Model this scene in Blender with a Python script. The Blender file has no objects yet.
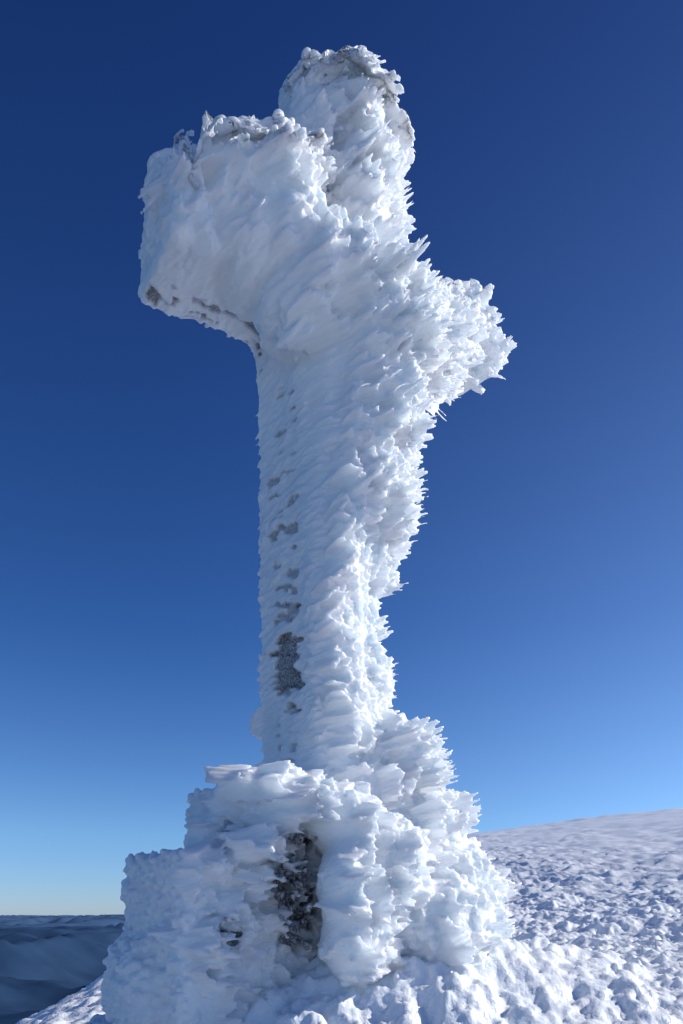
import bpy, bmesh, math, numpy as np, time
from mathutils import Vector
rng=np.random.default_rng(7)
T0=time.time()
scene=bpy.context.scene
# ------------------------------------------------------------------ noise
def h3(ix,iy,iz,s=0):
    n=(ix*73856093)^(iy*19349663)^(iz*83492791)^(s*2654435761)
    n&=0xffffffff
    n=((n^(n>>15))*2246822519)&0xffffffff
    n=((n^(n>>13))*3266489917)&0xffffffff
    n^=n>>16
    return (n&0xffffff)/float(0xffffff)
def vnoise(p,s=0):
    f=np.floor(p).astype(np.int64); t=p-f; t=t*t*(3-2*t)
    r=0
    for a in (0,1):
        for b in (0,1):
            for c in (0,1):
                w=(t[:,0] if a else 1-t[:,0])*(t[:,1] if b else 1-t[:,1])*(t[:,2] if c else 1-t[:,2])
                r=r+w*h3(f[:,0]+a,f[:,1]+b,f[:,2]+c,s)
    return r*2-1
def fbm(p,o=4,s=0):
    r=0;a=1.0;t=0
    for i in range(o):
        r=r+a*vnoise(p*(2.03**i)+i*17.3,s+i); t+=a; a*=0.5
    return r/t
def worley(p,s=0,flat=False):
    f=np.floor(p).astype(np.int64); best=np.full(len(p),9.0)
    for a in (-1,0,1):
        for b in (-1,0,1):
            for c in ((0,) if flat else (-1,0,1)):
                x=f[:,0]+a;y=f[:,1]+b;z=f[:,2]+c
                d=(x+h3(x,y,z,s)-p[:,0])**2+(y+h3(x,y,z,s+1)-p[:,1])**2
                if not flat: d=d+(z+h3(x,y,z,s+2)-p[:,2])**2
                best=np.minimum(best,d)
    return np.sqrt(best)
def sstep(a,b,x):
    t=np.clip((x-a)/(b-a),0,1); return t*t*(3-2*t)
# ------------------------------------------------------------------ image pixels to world helper
EYE=1.6; D=4.625; F=740.0
def P(h,v,y):
    """image pixel column/row + chosen depth -> metres"""
    d=D+y
    return np.array([(h-341.5)/F*d, y, EYE+(912.0-v)/F*d])
A=math.radians(33)
U=np.array([math.cos(A),math.sin(A),0]); V=np.array([math.sin(A),-math.cos(A),0]); Z=np.array([0,0,1.0])
C=np.array([-0.18,0.056,0])
WIND=np.array([0.90,-0.36,0.24]); WIND/=np.linalg.norm(WIND)
class Soup:
    def __init__(s): s.v=[];s.f=[];s.n=0
    def add(s,v,f):
        s.v.append(np.asarray(v,float)); s.f.extend([tuple(int(i)+s.n for i in q) for q in f]); s.n+=len(v)
    def mesh(s,name):
        m=bpy.data.meshes.new(name); m.from_pydata(np.concatenate(s.v).tolist(),[],s.f); m.update(); return m
def arrmesh(name,v,f,smooth=False):
    k=f.shape[1]
    m=bpy.data.meshes.new(name); m.vertices.add(len(v)); m.vertices.foreach_set("co",v.astype(np.float32).ravel())
    m.loops.add(f.size); m.loops.foreach_set("vertex_index",f.astype(np.int32).ravel())
    m.polygons.add(len(f)); m.polygons.foreach_set("loop_start",np.arange(0,f.size,k,dtype=np.int32))
    if smooth: m.polygons.foreach_set("use_smooth",np.ones(len(f),bool))
    m.update(calc_edges=True); return m
class Bulk:
    """triangle soup kept in numpy"""
    def __init__(s): s.v=[];s.f=[];s.n=0
    def add(s,v,tri): s.v.append(v.astype(np.float32)); s.f.append(tri.astype(np.int64)+s.n); s.n+=len(v)
    def many(s,v,tri):      # v (N,k,3)
        N,k,_=v.shape
        s.v.append(v.reshape(-1,3).astype(np.float32)); s.f.append((tri[None]+(np.arange(N)*k)[:,None,None]).reshape(-1,3)+s.n); s.n+=N*k
    def mesh(s,name): return arrmesh(name,np.concatenate(s.v),np.concatenate(s.f))
bm=bmesh.new(); bmesh.ops.create_icosphere(bm,subdivisions=3,radius=1)
ICOV=np.array([v.co[:] for v in bm.verts]); ICOF=[[v.index for v in f.verts] for f in bm.faces]; bm.free()
bm=bmesh.new(); bmesh.ops.create_icosphere(bm,subdivisions=2,radius=1)
IV=np.array([x.co[:] for x in bm.verts]); IF=np.array([[x.index for x in f.verts] for f in bm.faces]); bm.free()
def ell(S,h,v,y,rx,rz,ry,rot=0):
    c=P(h,v,y); k=(D+y)/F
    q=ICOV*np.array([rx*k,ry,rz*k]); a=math.radians(rot)
    x=q[:,0]*math.cos(a)-q[:,2]*math.sin(a); z=q[:,0]*math.sin(a)+q[:,2]*math.cos(a)
    S.add(np.stack([x,q[:,1],z],1)+c,ICOF)
BF=[(0,1,3,2),(4,6,7,5),(0,4,5,1),(2,3,7,6),(0,2,6,4),(1,5,7,3)]
def box(S,u0,u1,v0,v1,z0,z1):
    S.add([C+U*u+V*w+Z*z for u in (u0,u1) for w in (v0,v1) for z in (z0,z1)],BF)
def remesh(mesh,vox,smooth=0,it=0):
    o=bpy.data.objects.new("tmp",mesh); scene.collection.objects.link(o)
    m=o.modifiers.new("r","REMESH"); m.mode='VOXEL'; m.voxel_size=vox; m.adaptivity=0
    if it:
        s=o.modifiers.new("s","SMOOTH"); s.factor=smooth; s.iterations=it
    dg=bpy.context.evaluated_depsgraph_get()
    r=bpy.data.meshes.new_from_object(o.evaluated_get(dg))
    bpy.data.objects.remove(o); return r
def getv(m):
    a=np.empty(len(m.vertices)*3); m.vertices.foreach_get("co",a)
    n=np.empty(len(m.vertices)*3); m.vertices.foreach_get("normal",n)
    return a.reshape(-1,3),n.reshape(-1,3)
def setv(m,a): m.vertices.foreach_set("co",a.astype(np.float32).ravel()); m.update()
def largest(m):
    """drop loose crumbs, keep the main body"""
    nv=len(m.vertices); E=np.empty(len(m.edges)*2,np.int32); m.edges.foreach_get("vertices",E); E=E.reshape(-1,2)
    lab=np.arange(nv)
    for _ in range(200):
        mn=np.minimum(lab[E[:,0]],lab[E[:,1]]); old=lab.copy()
        np.minimum.at(lab,E[:,0],mn); np.minimum.at(lab,E[:,1],mn)
        np.minimum.at(lab,old,lab)
        lab=lab[lab]; lab=lab[lab]
        if (lab==old).all(): break
    cnt=np.bincount(lab,minlength=nv); keep=lab==cnt.argmax()
    q=np.empty(len(m.loops),np.int32); m.loops.foreach_get("vertex_index",q)
    if len(q)!=4*len(m.polygons): return m
    q=q.reshape(-1,4); v,_=getv(m); new=np.cumsum(keep)-1
    f=new[q[keep[q[:,0]]]]
    return arrmesh("rime",v[keep],f,True)

# ------------------------------------------------------------------ stage 1 : masses
S=Soup()
st=[(290,270,385),(340,256,392),(380,256,396),(430,257,392),(480,258,380),(540,259,368),(580,260,362),(605,260,356),
    (640,261,358),(680,261,368),(720,261,370),(765,260,382),(800,255,420),(900,250,430),(1000,245,440)]
rings=[]
for (v,l,r) in st:
    w=r-l
    pts=[(l,.12),(l+.18*w,-.10),(l+42,-.27),(l+.5*w,-.38),(l+.72*w,-.40),(r-10,-.28),(r,-.04),(r-14,.18),(l+.6*w,.33),(l+.25*w,.30)]
    rings.append([P(a,v,b) for a,b in pts])
n=len(rings[0]); vv=np.array(rings).reshape(-1,3); ff=[]
for i in range(len(rings)-1):
    for j in range(n):
        k=(j+1)%n; ff.append((i*n+j,i*n+k,(i+1)*n+k,(i+1)*n+j))
ff.append(tuple(range(n))[::-1]); ff.append(tuple((len(rings)-1)*n+j for j in range(n)))
S.add(vv,ff)
box(S,-1.02,0,-.28,.27,5.20,5.62)      # arm
box(S,0,1.05,-.2,.2,5.32,5.72)
box(S,-.24,.24,-.2,.2,5.2,6.45)
B=[ # near arm
(180,232,-.36,34,54,.24),(166,204,-.33,19,42,.16),(170,182,-.34,13,34,.12,-20),(226,176,-.38,24,40,.26),(252,168,-.36,34,38,.28),(278,168,-.36,24,36,.26),
(228,226,-.42,42,44,.28),(268,214,-.42,38,40,.3),(290,250,-.42,36,36,.28),(255,262,-.40,50,36,.28),(320,286,-.34,52,40,.3),
(158,258,-.28,14,38,.14),(300,315,-.30,45,38,.28),
# head
(310,106,.0,30,40,.28),(338,100,.0,38,36,.28),(362,108,.0,28,36,.24),(316,150,-.02,36,46,.3),(350,160,.0,36,52,.28),(350,205,.0,34,46,.28),
(372,134,.02,22,32,.22),(390,138,.05,16,28,.14),(376,172,.06,17,28,.18),(374,206,.06,12,26,.14),(345,240,-.05,30,36,.26),(314,198,-.1,24,36,.2),
# far arm
(390,332,.12,42,32,.3),(420,338,.35,38,34,.3),(446,338,.5,34,32,.26),(466,344,.6,20,26,.22),(440,306,.52,22,18,.18),(464,318,.6,18,20,.15),
(478,350,.66,15,18,.16),(462,362,.58,13,12,.12),(398,366,.12,26,34,.24),(430,380,.42,8,13,.12),(372,342,-.1,34,52,.28),
# shoulder lumps along post
(382,435,-.05,19,38,.2),(370,515,-.05,16,35,.18),(360,570,-.05,13,25,.18)]
for b in B: ell(S,*b)
# pedestal blocks
box(S,-.62,.55,-.55,.45,0.6,2.36)
box(S,-1.04,.8,-.5,.5,0.5,1.93)
B=[(262,795,-.62,50,22,.22),(305,806,-.66,60,26,.25),(345,825,-.62,42,36,.28),
(206,880,-.62,20,72,.16,-4),(228,912,-.72,20,62,.14),
(345,885,-.78,30,45,.22),(352,935,-.72,32,50,.25),(255,846,-.80,28,20,.14,20),(385,870,-.5,42,55,.35),(394,765,-.1,18,45,.2,12),
(418,835,-.15,36,30,.25),(438,808,-.05,14,14,.14),(448,870,-.1,36,32,.3),(478,888,.05,20,24,.2),(430,930,-.3,66,60,.4),(170,990,-.45,50,60,.3),(132,985,-.2,22,50,.25)]
for b in B: ell(S,*b)
m1=remesh(S.mesh("m1"),.03,.5,4)
v,nn=getv(m1)
loc=np.stack([v@WIND*.45,v[:,1],v[:,2]-v@WIND*.25],1)
d=.045*fbm(loc*2.6,3,5)+.055*(.55-worley(loc*np.array([3.2,3.2,4.5]),8))
d=np.where((v[:,2]<2.4)&(v[:,0]<.15),d*.55,d)
flatleft=sstep(.4,.7,nn@(-U))
v=v+nn*(d*(1-.75*flatleft))[:,None]
setv(m1,v)
print("stage1",len(v),time.time()-T0)
# ------------------------------------------------------------------ stage 2 : rime feathers
m1.calc_loop_triangles()
tri=np.empty(len(m1.loop_triangles)*3,dtype=np.int32); m1.loop_triangles.foreach_get("vertices",tri); tri=tri.reshape(-1,3)
v,nn=getv(m1)
a,b,c=v[tri[:,0]],v[tri[:,1]],v[tri[:,2]]
cr=np.cross(b-a,c-a); ar=np.linalg.norm(cr,axis=1)/2; tn=cr/(ar[:,None]*2+1e-12)
def sample(N,wt):
    p=ar*wt; p=p/p.sum(); i=rng.choice(len(ar),N,p=p)
    r1=np.sqrt(rng.random(N)); r2=rng.random(N)
    q=a[i]*(1-r1)[:,None]+b[i]*(r1*(1-r2))[:,None]+c[i]*(r1*r2)[:,None]
    return q,tn[i]
cen=(a+b+c)/3
facing=tn@WIND
isflank=((tn@(-U))>.55)&(cen[:,2]>2.3)&(cen[:,2]<5.3)
under=(tn[:,2]<-.6)&(cen[:,2]>5.0)&(cen[:,0]<-.3)
blockside=((tn@(-U))>.5)&(cen[:,2]<2.45)&(cen[:,0]<-.7)
farleft=cen[:,0]<-.84
ok=np.where(isflank|under|blockside,0.0,1.0)
inner=ok*~farleft
low=cen[:,2]<2.4
rlow=low&(cen[:,0]>.2)
F2=Bulk(); F2.add(v,tri)
TT=np.array([0,.3,.6,.84,1.0]); PROF=np.array([.6,.9,1.0,.84,.36]); K=6
ang=np.arange(K)*2*np.pi/K
FT=[]
for i in range(len(TT)-1):
    for j in range(K):
        k=(j+1)%K; FT+= [(i*K+j,i*K+k,(i+1)*K+k),(i*K+j,(i+1)*K+k,(i+1)*K+j)]
for j in range(1,K-1): FT+=[(0,j+1,j),((len(TT)-1)*K,(len(TT)-1)*K+j,(len(TT)-1)*K+j+1)]
FT=np.array(FT)
def rods(q,dd,s,t,l,w,th,sink,bend=.08,dro=0):
    """N tapered rods; arrays (N,..)"""
    N=len(q); ww=TT[None]*l[:,None]-sink*l[:,None]
    ctr=q[:,None]+dd[:,None]*ww[...,None]+t[:,None]*((TT**2)[None]*l[:,None]*bend)[...,None]-Z*((TT**2)[None]*l[:,None]*dro)[...,None]
    c_=np.cos(ang)[None,None,:,None]; s_=np.sin(ang)[None,None,:,None]
    r=ctr[:,:,None]+s[:,None,None]*c_*(PROF[None]*w[:,None])[:,:,None,None]+t[:,None,None]*s_*(PROF[None]*th[:,None])[:,:,None,None]
    F2.many(r.reshape(N,-1,3),FT)
def nrm(x): return x/(np.linalg.norm(x,axis=1)[:,None]+1e-9)
def fans(N,wt,L,nsub,spread,wd,th,mixn,jit,sink,twist=.5,dro=0,top=.9):
    """rime plates : each a fan of fused rods sharing one direction, ragged tip"""
    q,nr=sample(N,wt)
    clump=.45+1.1*sstep(-.45,.55,vnoise(q*3.0,31))
    topk=1-top*sstep(-.05,.5,nr[:,2])*sstep(5.3,5.6,q[:,2])-.6*sstep(.2,.7,nr[:,2])*sstep(5.5,5.2,q[:,2])
    Ls=rng.uniform(*L,N)*clump*topk+.02; Ws=rng.uniform(*wd,N); Ts=rng.uniform(*th,N)
    flow=np.stack([vnoise(q*1.1,41)*.2,vnoise(q*1.1,42)*.3,vnoise(q*1.4,43)*.45-.28*sstep(5.5,6.1,q[:,2])],1)
    dr=nrm(WIND+nr*mixn*np.array([1,1,.3])+flow+rng.normal(0,jit,(N,3)))
    s=np.cross(nr,dr)+rng.normal(0,twist,(N,3)); s-=dr*(s*dr).sum(1)[:,None]; s=nrm(s)
    t=np.cross(dr,s)
    cnt=rng.integers(nsub[0],nsub[1]+1,N)
    for ns in range(nsub[0],nsub[1]+1):
        sel=np.where(cnt==ns)[0]
        for j in range(ns):
            u=0 if ns==1 else (j/(ns-1)-.5)*2
            M=len(sel); an=u*spread+rng.normal(0,.05,M)
            dd=dr[sel]*np.cos(an)[:,None]+s[sel]*np.sin(an)[:,None]+t[sel]*rng.normal(0,.05,(M,1))
            l=Ls[sel]*(1-.28*u*u)*rng.uniform(.8,1.1,M)
            rods(q[sel]+s[sel]*(u*Ws[sel]*ns*.42)[:,None],dd,s[sel],t[sel],l,Ws[sel],Ts[sel],sink,dro=dro)
dens=inner*np.where(facing>-.3,.35+.65*sstep(-.1,.8,facing),0)*np.where(rlow,.6,1)*np.where(low,.6,1)
patch=sstep(-.25,.25,vnoise(cen*1.9,61))
smooth_zone=(1-.65*((cen[:,0]<-.2)&(cen[:,2]>2.5)))*(1-.5*(cen[:,2]>5.9))      # calmer, wind-polished rime
fans(1000,dens,(.22,.42),(6,11),.26,(.015,.022),(.012,.017),.05,.07,.60)
# big overlapping plates on the weather side of the post and arm roots
front=inner*((tn@V)>.1)*(cen[:,2]>2.5)*(cen[:,2]<5.2)*(cen[:,0]>-.32)
fans(420,front,(.28,.50),(8,13),.22,(.014,.019),(.011,.014),.10,.06,.53,twist=.7)
fans(260,inner*sstep(.4,.85,facing)*(cen[:,2]>2.3)*(tn[:,2]<.4),(.24,.42),(8,13),.24,(.014,.018),(.011,.014),.10,.08,.54,twist=.8)
fans(1700,dens*(.1+.9*patch)*smooth_zone,(.14,.28),(3,8),.24,(.010,.016),(.009,.012),.08,.08,.54)
edge=inner*sstep(.25,.85,facing)*np.where(low,.6,1)*(1-.4*(cen[:,2]>6.0))
fans(1200,edge,(.10,.20),(3,7),.24,(.009,.014),(.008,.011),.1,.10,.50)
fans(1100,dens*(.05+.95*patch)*smooth_zone,(.07,.14),(2,4),.22,(.009,.012),(.008,.010),.12,.11,.48)
# layered fringe under the far arm
fans(110,np.where((tn[:,2]<.1)&(cen[:,0]>.45)&(cen[:,2]>4.9),1.0,0),(.14,.26),(4,8),.20,(.011,.016),(.010,.013),.1,.15,.5,dro=.5)
# ragged tuft on the outer end of the near arm
q,nr=sample(40,np.where((cen[:,0]<-.80)&(cen[:,0]>-.96)&(cen[:,2]>5.72)&(tn[:,2]>.2),1.0,0)+1e-9)
M=len(q); dd=nrm(np.array([.65,-.1,.75])+rng.normal(0,.13,(M,3))); s=nrm(np.cross(dd,[0,1,0])); t=np.cross(dd,s)
rods(q,dd,s,t,rng.uniform(.10,.24,M),np.full(M,.015),np.full(M,.013),.2)
# short frost over the outer end of the near arm
fans(300,ok*farleft*(facing>-.9),(.05,.11),(2,4),.25,(.010,.016),(.008,.012),.5,.15,.5)
# frost ribs on the flank of the post
q,nr=sample(900,np.where(isflank|under,1.0,0)); M=len(q)
dd=V+rng.normal(0,.12,(M,3))+WIND*.2; dd-=nr*((dd*nr).sum(1)*.9)[:,None]; dd=nrm(dd); s=nrm(np.cross(dd,nr))
rods(q,dd,s,nr,rng.uniform(.05,.16,M),rng.uniform(.007,.015,M),rng.uniform(.008,.015,M),.5,0)
# nodular rime low down
for N,wt,rr in ((1100,np.where(blockside,1.0,0),(.012,.030)),(1500,np.where(rlow,1.0,np.where(low&(cen[:,2]<1.45),.8,0)),(.012,.034))):
    q,nr=sample(N,wt)
    r=rng.uniform(*rr,N)
    F2.many(IV[None]*(r[:,None]*rng.uniform(.6,1.3,(N,3)))[:,None]+(q+nr*(r*.3)[:,None])[:,None],IF)
print("soup",F2.n,time.time()-T0)
m2=remesh(F2.mesh("m2"),.0092,.5,2)
print("remeshed",time.time()-T0)
m2=largest(m2)
v,nn=getv(m2)
print("stage2",len(v),time.time()-T0)
# crowns : tops above a set outline are pressed down, not needled
X0,Y0=v[:,0],v[:,1]; rel=v-C; u_=rel@U; w_=rel@V
wob=.09*(.45-worley(np.stack([X0*3.8,Y0*3.8,v[:,2]*.8],1),122))+.10*fbm(v*np.array([7,7,3]),3,120)
head=6.90+1.1*np.clip(Y0,-.5,.3)-np.where(X0<0,1.0,2.4)*X0**2
near_=6.04+.95*np.clip(Y0+.38,-.4,.45)-1.0*np.maximum(-X0-.92,0)-.20*np.exp(-((X0+.775)/.045)**2)
far_=5.80+.8*np.clip(Y0-.3,-.5,.6)
tL=sstep(-.42,-.28,u_-.3*w_); tR=sstep(.72,.56,u_)
zm=np.where(u_<.2,near_*(1-tL)+head*tL,far_*(1-tR)+head*tR)
crown=sstep(-.22,.0,v[:,2]-zm)
exc=np.maximum(v[:,2]-zm-wob,0)
v[:,2]-=exc*.66
setv(m2,v); v,nn=getv(m2)
# wind aligned fine relief
e1=WIND; e2=np.cross(e1,Z); e2/=np.linalg.norm(e2); e3=np.cross(e1,e2)
warp=.05*vnoise(v*3,4)[:,None]
loc=np.stack([v@e1*.16,v@e2,v@e3],1)+warp
d=.016*fbm(loc*15,4,3)
loc=np.stack([v@e1*.5,v@e2,v@e3],1)+warp
d+=crown*(.045*(.5-worley(loc*8,130))+.030*fbm(loc*14,3,133))
# exposed stone
rel=v-C; u_=rel@U; w_=rel@V
flank=sstep(.15,.5,nn@(-U))*(v[:,2]>2.5)*(v[:,2]<5.15)*(u_<-.1)*sstep(.32,.24,w_)
strk=vnoise(np.stack([v[:,0]*4,v[:,1]*4,v[:,2]*30+v[:,0]*14],1),90)+.5*vnoise(v*np.array([16,16,48]),91)
band=sstep(.20,.08,np.abs(w_-.07-.05*vnoise(v*2.2,99)))
big=np.exp(-(((v[:,2]-3.10)/.21)**2+((w_-.09)/.16)**2))
exp_=flank*np.clip(sstep(.22,.5,strk*band)*.62*sstep(-.5,.0,vnoise(v*1.7,98))+.9*sstep(.42,.6,big+.40*strk),0,1)
und=sstep(.2,.6,-nn[:,2])*(v[:,2]>5.0)*(v[:,2]<5.3)*(v[:,0]<-.35)*sstep(.0,-.10,w_)*sstep(.1,.35,vnoise(np.stack([u_*8,w_*26,v[:,2]*9],1),94)+.6*vnoise(v*28,95))
hole=np.zeros(len(v))
for (h,vv_,y,rx,rz) in [(294,905,-.75,20,52),(316,968,-.8,13,9),(234,932,-.8,9,15),(298,838,-.85,15,5)]:
    c0=P(h,vv_,y); k=(D+y)/F
    g=((v[:,0]-c0[0])/(rx*k))**2+((v[:,2]-c0[2])/(rz*k))**2
    hole=np.maximum(hole,sstep(1.3,.3,g+1.6*fbm(v*9,3,96))*(v[:,1]<-.3))
hole*=sstep(-.15,.1,vnoise(v*17,97)+.05)
ex=np.clip(exp_+und*.85+hole,0,1)
v=v+nn*(d-.03*ex)[:,None]
setv(m2,v)
at=m2.attributes.new("exposed","FLOAT","POINT"); at.data.foreach_set("value",ex.astype(np.float32))
m2.polygons.foreach_set("use_smooth",np.ones(len(m2.polygons),bool))
print("relief",time.time()-T0)

# ------------------------------------------------------------------ materials
def newmat(name):
    m=bpy.data.materials.new(name); m.use_nodes=True; nt=m.node_tree; return m,nt,nt.nodes,nt.links,nt.nodes["Principled BSDF"]
def snowmat(name,stone=False,scale=60,bump=.4):
    m,nt,N,L,bs=newmat(name)
    tc=N.new("ShaderNodeTexCoord")
    n1=N.new("ShaderNodeTexNoise"); n1.inputs["Scale"].default_value=scale; n1.inputs["Detail"].default_value=6
    L.new(tc.outputs["Object"],n1.inputs["Vector"])
    n2=N.new("ShaderNodeTexNoise"); n2.inputs["Scale"].default_value=3.0; n2.inputs["Detail"].default_value=4
    L.new(tc.outputs["Object"],n2.inputs["Vector"])
    cr=N.new("ShaderNodeValToRGB"); cr.color_ramp.elements[0].color=(.84,.89,.93,1); cr.color_ramp.elements[1].color=(.93,.95,.97,1)
    cr.color_ramp.elements[0].position=.3; cr.color_ramp.elements[1].position=.6
    L.new(n2.outputs["Fac"],cr.inputs["Fac"])
    bu=N.new("ShaderNodeBump"); bu.inputs["Strength"].default_value=bump; bu.inputs["Distance"].default_value=.01
    L.new(n1.outputs["Fac"],bu.inputs["Height"]); L.new(bu.outputs["Normal"],bs.inputs["Normal"])
    bs.inputs["Roughness"].default_value=.4
    bs.inputs["Specular IOR Level"].default_value=.4
    bs.inputs["Subsurface Radius"].default_value=(.7,.88,1.0)
    if stone:
        # fine striations that follow the wind
        cx=[]
        for ax,sc in ((e1,6.0),(e2,55.0),(e3,55.0)):
            dp=N.new("ShaderNodeVectorMath"); dp.operation='DOT_PRODUCT'; dp.inputs[1].default_value=tuple(ax*sc); L.new(tc.outputs["Object"],dp.inputs[0]); cx.append(dp)
        cb=N.new("ShaderNodeCombineXYZ")
        for i in range(3): L.new(cx[i].outputs["Value"],cb.inputs[i])
        n3=N.new("ShaderNodeTexNoise"); n3.inputs["Scale"].default_value=1; n3.inputs["Detail"].default_value=4; n3.inputs["Distortion"].default_value=.3
        L.new(cb.outputs[0],n3.inputs["Vector"])
        b2=N.new("ShaderNodeBump"); b2.inputs["Strength"].default_value=.7; b2.inputs["Distance"].default_value=.015
        L.new(n3.outputs["Fac"],b2.inputs["Height"]); L.new(bu.outputs["Normal"],b2.inputs["Normal"]); L.new(b2.outputs["Normal"],bs.inputs["Normal"])
        bs.inputs["Subsurface Scale"].default_value=.10
        at=N.new("ShaderNodeAttribute"); at.attribute_name="exposed"
        sc=N.new("ShaderNodeValToRGB"); sc.color_ramp.elements[0].color=(.06,.055,.055,1); sc.color_ramp.elements[1].color=(.40,.39,.39,1)
        sc.color_ramp.elements[0].position=.38; sc.color_ramp.elements[1].position=.62
        L.new(n1.outputs["Fac"],sc.inputs["Fac"])
        mx=N.new("ShaderNodeMix"); mx.data_type='RGBA'
        L.new(at.outputs["Fac"],mx.inputs[0]); L.new(cr.outputs["Color"],mx.inputs[6]); L.new(sc.outputs["Color"],mx.inputs[7])
        L.new(mx.outputs[2],bs.inputs["Base Color"])
        iv=N.new("ShaderNodeMath"); iv.operation='MULTIPLY_ADD'; iv.inputs[1].default_value=-.8; iv.inputs[2].default_value=.8
        L.new(at.outputs["Fac"],iv.inputs[0]); L.new(iv.outputs[0],bs.inputs["Subsurface Weight"])
    else:
        L.new(cr.outputs["Color"],bs.inputs["Base Color"])
    return m
rime=snowmat("rime_ice",True,80,.25)
snow=snowmat("snow",False,45,.7)
cross=bpy.data.objects.new("ice_covered_stone_cross",None); scene.collection.objects.link(cross)
ro=bpy.data.objects.new("rime_and_pedestal",m2); m2.materials.clear(); m2.materials.append(rime); scene.collection.objects.link(ro); ro.parent=cross

# ------------------------------------------------------------------ snow ground (one sheet)
def axis(near0,near1,step,lo,hi,gr):
    x=list(np.arange(near0,near1,step)); s=step
    while x[-1]<hi: s*=gr; x.append(x[-1]+s)
    s=step; pre=[near0]
    while pre[-1]>lo: s*=gr; pre.append(pre[-1]-s)
    return np.array(pre[:0:-1]+x)
gx=axis(-1.6,3.8,.016,-900,1500,1.025); gy=axis(-1.6,3.5,.016,-300,1500,1.016)
X,Y=np.meshgrid(gx,gy); x=X.ravel(); y=Y.ravel()
def ground(x,y):
    z=.86+np.where(y<0,.19*y,.102*y)+.13*x*sstep(-4,1,x)
    left=np.maximum(-x-.8,0); z-=np.where(left<20,.117*left**2,.117*400+4.68*(left-20))
    z=z-.0012*np.maximum(y-45,0)**2
    r=np.hypot((x-.15)/1.25,(y+.25)); z+=.70*np.exp(-(r/1.05)**2)
    return np.maximum(z,-900)
z=ground(x,y)
dist=np.hypot(x,y+D)
p=np.stack([x,y,np.zeros_like(x)],1)
near=sstep(60,8,dist)
mid=sstep(200,30,dist)
rc=np.exp(-(np.hypot(x-.2,y+.2)/1.6)**2)
z=z+.10*fbm(p*.55,3,11)*mid+.5*fbm(p*.06,4,12)*sstep(5,60,dist)*sstep(900,200,dist)
l0=worley(np.stack([x*.9,y*.9,x*0],1)+.6*fbm(p*1.3,3,13)[:,None]*np.array([1,1,0]),18,True)
z+=.12*(.6-l0)*sstep(6,14,dist)*sstep(300,60,dist)
def wp(f,a,s): 
    return np.stack([fbm(p*f,3,s),fbm(p*f,3,s+40),x*0],1)*a
bl=np.abs(fbm(p*3.2+wp(2,.5,7),4,33))
z+=.085*(bl-.2)*mid
l1=worley(np.stack([x*4.5,y*4.5,x*0],1)+wp(5,1.0,3),20,True)
z+=.035*(.6-l1)*mid
w9=wp(9,1.2,4)
l2=worley(np.stack([x*12,y*12,x*0],1)+w9,24,True)
z+=.038*(.6-l2)*near*(.3+.7*sstep(-.3,.3,vnoise(p*1.7,55))+.4*rc)
l3=worley(np.stack([x*27,y*27,x*0],1)+w9,28,True)
nn_=sstep(14,6,dist); z+=.018*(.6-l3)*nn_+.045*fbm(p*12,4,66)*nn_+.05*fbm(p*5,3,68)*near
nx,ny=len(gx),len(gy)
idx=np.arange(nx*ny).reshape(ny,nx)
fa=np.stack([idx[:-1,:-1],idx[:-1,1:],idx[1:,1:],idx[1:,:-1]],-1).reshape(-1,4)
g=bpy.data.objects.new("snow_ground",arrmesh("snow_ground",np.stack([x,y,z],1),fa,True)); g.data.materials.append(snow); scene.collection.objects.link(g)
print("ground",nx*ny,time.time()-T0)
# ------------------------------------------------------------------ distant hills
hx=np.linspace(-50000,50000,500); hy=np.concatenate([np.linspace(1200,24000,260),np.linspace(24400,110000,110)])
X,Y=np.meshgrid(hx,hy); x=X.ravel(); y=Y.ravel(); p=np.stack([x,y,x*0],1)
rg=1-np.abs(fbm(p/4200+3,5,77))*2.6
z=-1250+640*rg+320*fbm(p/14000,3,78)+200*sstep(8000,26000,y)
z=np.minimum(z,-110-.002*y)
nx,ny=len(hx),len(hy); idx=np.arange(nx*ny).reshape(ny,nx)
fa=np.stack([idx[:-1,:-1],idx[:-1,1:],idx[1:,1:],idx[1:,:-1]],-1).reshape(-1,4)
hm,nt,N,L,bs=newmat("hills_painted_haze")
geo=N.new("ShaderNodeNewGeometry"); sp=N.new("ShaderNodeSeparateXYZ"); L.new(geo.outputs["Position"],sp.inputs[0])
mr=N.new("ShaderNodeMapRange"); mr.inputs["From Min"].default_value=2000; mr.inputs["From Max"].default_value=60000; L.new(sp.outputs["Y"],mr.inputs["Value"])  # aerial haze painted into the base colour, paler with distance along Y
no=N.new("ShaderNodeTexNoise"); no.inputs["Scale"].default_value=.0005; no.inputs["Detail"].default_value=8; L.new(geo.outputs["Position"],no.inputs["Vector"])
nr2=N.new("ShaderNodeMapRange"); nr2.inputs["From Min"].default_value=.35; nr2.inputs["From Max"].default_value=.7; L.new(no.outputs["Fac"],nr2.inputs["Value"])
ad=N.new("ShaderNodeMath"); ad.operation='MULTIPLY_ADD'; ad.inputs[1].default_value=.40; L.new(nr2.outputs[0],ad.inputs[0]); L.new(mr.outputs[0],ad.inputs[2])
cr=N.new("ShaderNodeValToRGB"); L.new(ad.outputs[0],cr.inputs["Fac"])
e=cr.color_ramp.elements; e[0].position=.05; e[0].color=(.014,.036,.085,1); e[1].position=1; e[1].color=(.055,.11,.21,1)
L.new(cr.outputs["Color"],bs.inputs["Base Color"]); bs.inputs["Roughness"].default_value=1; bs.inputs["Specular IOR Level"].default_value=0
hg=bpy.data.objects.new("distant_hills",arrmesh("distant_hills",np.stack([x,y,z],1),fa,True)); hg.data.materials.append(hm); scene.collection.objects.link(hg)
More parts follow.
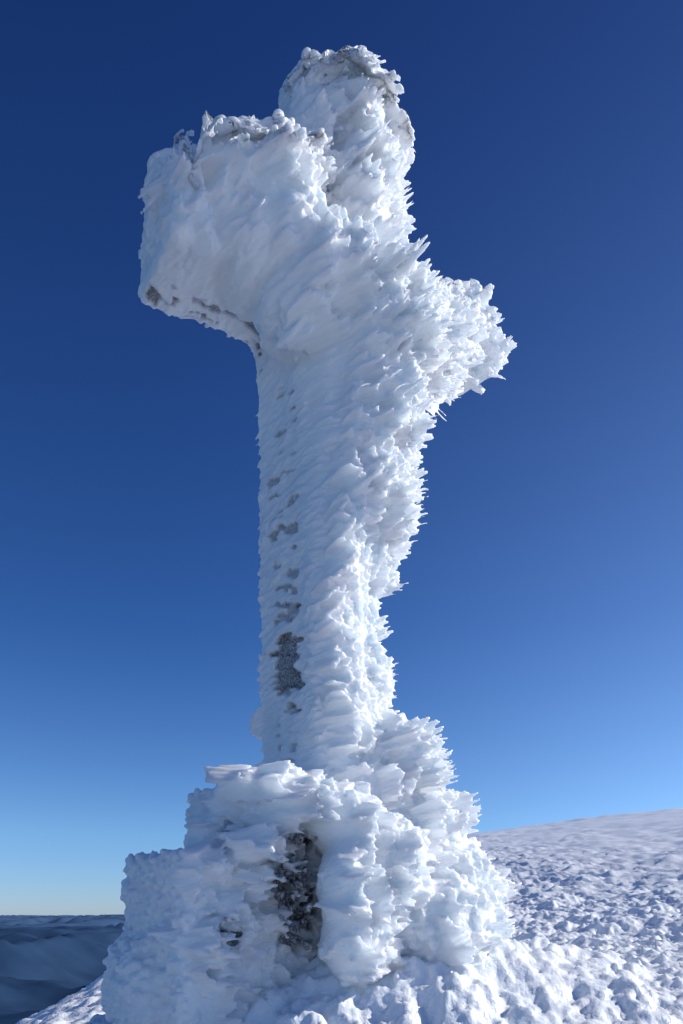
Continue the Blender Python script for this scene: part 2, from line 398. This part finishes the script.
# ------------------------------------------------------------------ light
el=math.radians(31); az=math.radians(80)
dv=Vector((math.sin(az)*math.cos(el),math.cos(az)*math.cos(el),math.sin(el)))
w=bpy.data.worlds.new("World"); scene.world=w; w.use_nodes=True
N=w.node_tree.nodes; L=w.node_tree.links
sky=N.new("ShaderNodeTexSky"); sky.sky_type='NISHITA'; sky.sun_disc=False; sky.sun_elevation=el; sky.sun_rotation=az
sky.altitude=1800; sky.air_density=1.0; sky.dust_density=.3; sky.ozone_density=3.0
tc=N.new("ShaderNodeTexCoord"); sp=N.new("ShaderNodeSeparateXYZ"); L.new(tc.outputs["Generated"],sp.inputs[0])
rp=N.new("ShaderNodeValToRGB"); L.new(sp.outputs["Z"],rp.inputs["Fac"])
e=rp.color_ramp.elements; e[0].position=0; e[0].color=(.42,.54,.82,1); e[1].position=.85; e[1].color=(.085,.19,.46,1)
k=e.new(.10); k.color=(.46,.65,.86,1)
k=e.new(.35); k.color=(.21,.42,.73,1)
mu=N.new("ShaderNodeMix"); mu.data_type='RGBA'; mu.blend_type='MULTIPLY'; mu.inputs[0].default_value=1
L.new(sky.outputs[0],mu.inputs[6]); L.new(rp.outputs["Color"],mu.inputs[7])
# thin haze brightening towards the sun
dp=N.new("ShaderNodeVectorMath"); dp.operation='DOT_PRODUCT'; dp.inputs[1].default_value=(dv.x,.2,0.1); L.new(tc.outputs["Generated"],dp.inputs[0])
mx=N.new("ShaderNodeMath"); mx.operation='MAXIMUM'; mx.inputs[1].default_value=0; L.new(dp.outputs["Value"],mx.inputs[0])
pw=N.new("ShaderNodeMath"); pw.operation='POWER'; pw.inputs[1].default_value=2; L.new(mx.outputs[0],pw.inputs[0])
iz=N.new("ShaderNodeMath"); iz.operation='SUBTRACT'; iz.inputs[0].default_value=1; iz.use_clamp=True; L.new(sp.outputs["Z"],iz.inputs[1])
p2=N.new("ShaderNodeMath"); p2.operation='POWER'; p2.inputs[1].default_value=1.5; L.new(iz.outputs[0],p2.inputs[0])
m3=N.new("ShaderNodeMath"); m3.operation='MULTIPLY'; L.new(pw.outputs[0],m3.inputs[0]); L.new(p2.outputs[0],m3.inputs[1])
gl=N.new("ShaderNodeVectorMath"); gl.operation='SCALE'; gl.inputs[0].default_value=(2.3,3.1,3.8); L.new(m3.outputs[0],gl.inputs["Scale"])
adn=N.new("ShaderNodeVectorMath"); adn.operation='ADD'; L.new(mu.outputs[2],adn.inputs[0]); L.new(gl.outputs[0],adn.inputs[1])
L.new(adn.outputs[0],N["Background"].inputs[0]); N["Background"].inputs[1].default_value=.15
sl=bpy.data.lights.new("sun","SUN"); sl.energy=4.3; sl.angle=math.radians(.5); sl.color=(1,.96,.9)
so=bpy.data.objects.new("sun",sl); scene.collection.objects.link(so)
so.rotation_euler=dv.to_track_quat('Z','Y').to_euler(); so.location=dv*30
# ------------------------------------------------------------------ camera
cd=bpy.data.cameras.new("camera"); co=bpy.data.objects.new("camera",cd); scene.collection.objects.link(co)
co.location=(0,-D,EYE); co.rotation_euler=(math.radians(90),0,0)
cd.sensor_fit='VERTICAL'; cd.sensor_height=36; cd.lens=36*F/1024; cd.shift_y=400/1024
cd.clip_start=.05; cd.clip_end=200000
scene.camera=co
scene.view_settings.view_transform='Standard'; scene.view_settings.look='None'; scene.view_settings.exposure=0
print("done",time.time()-T0)
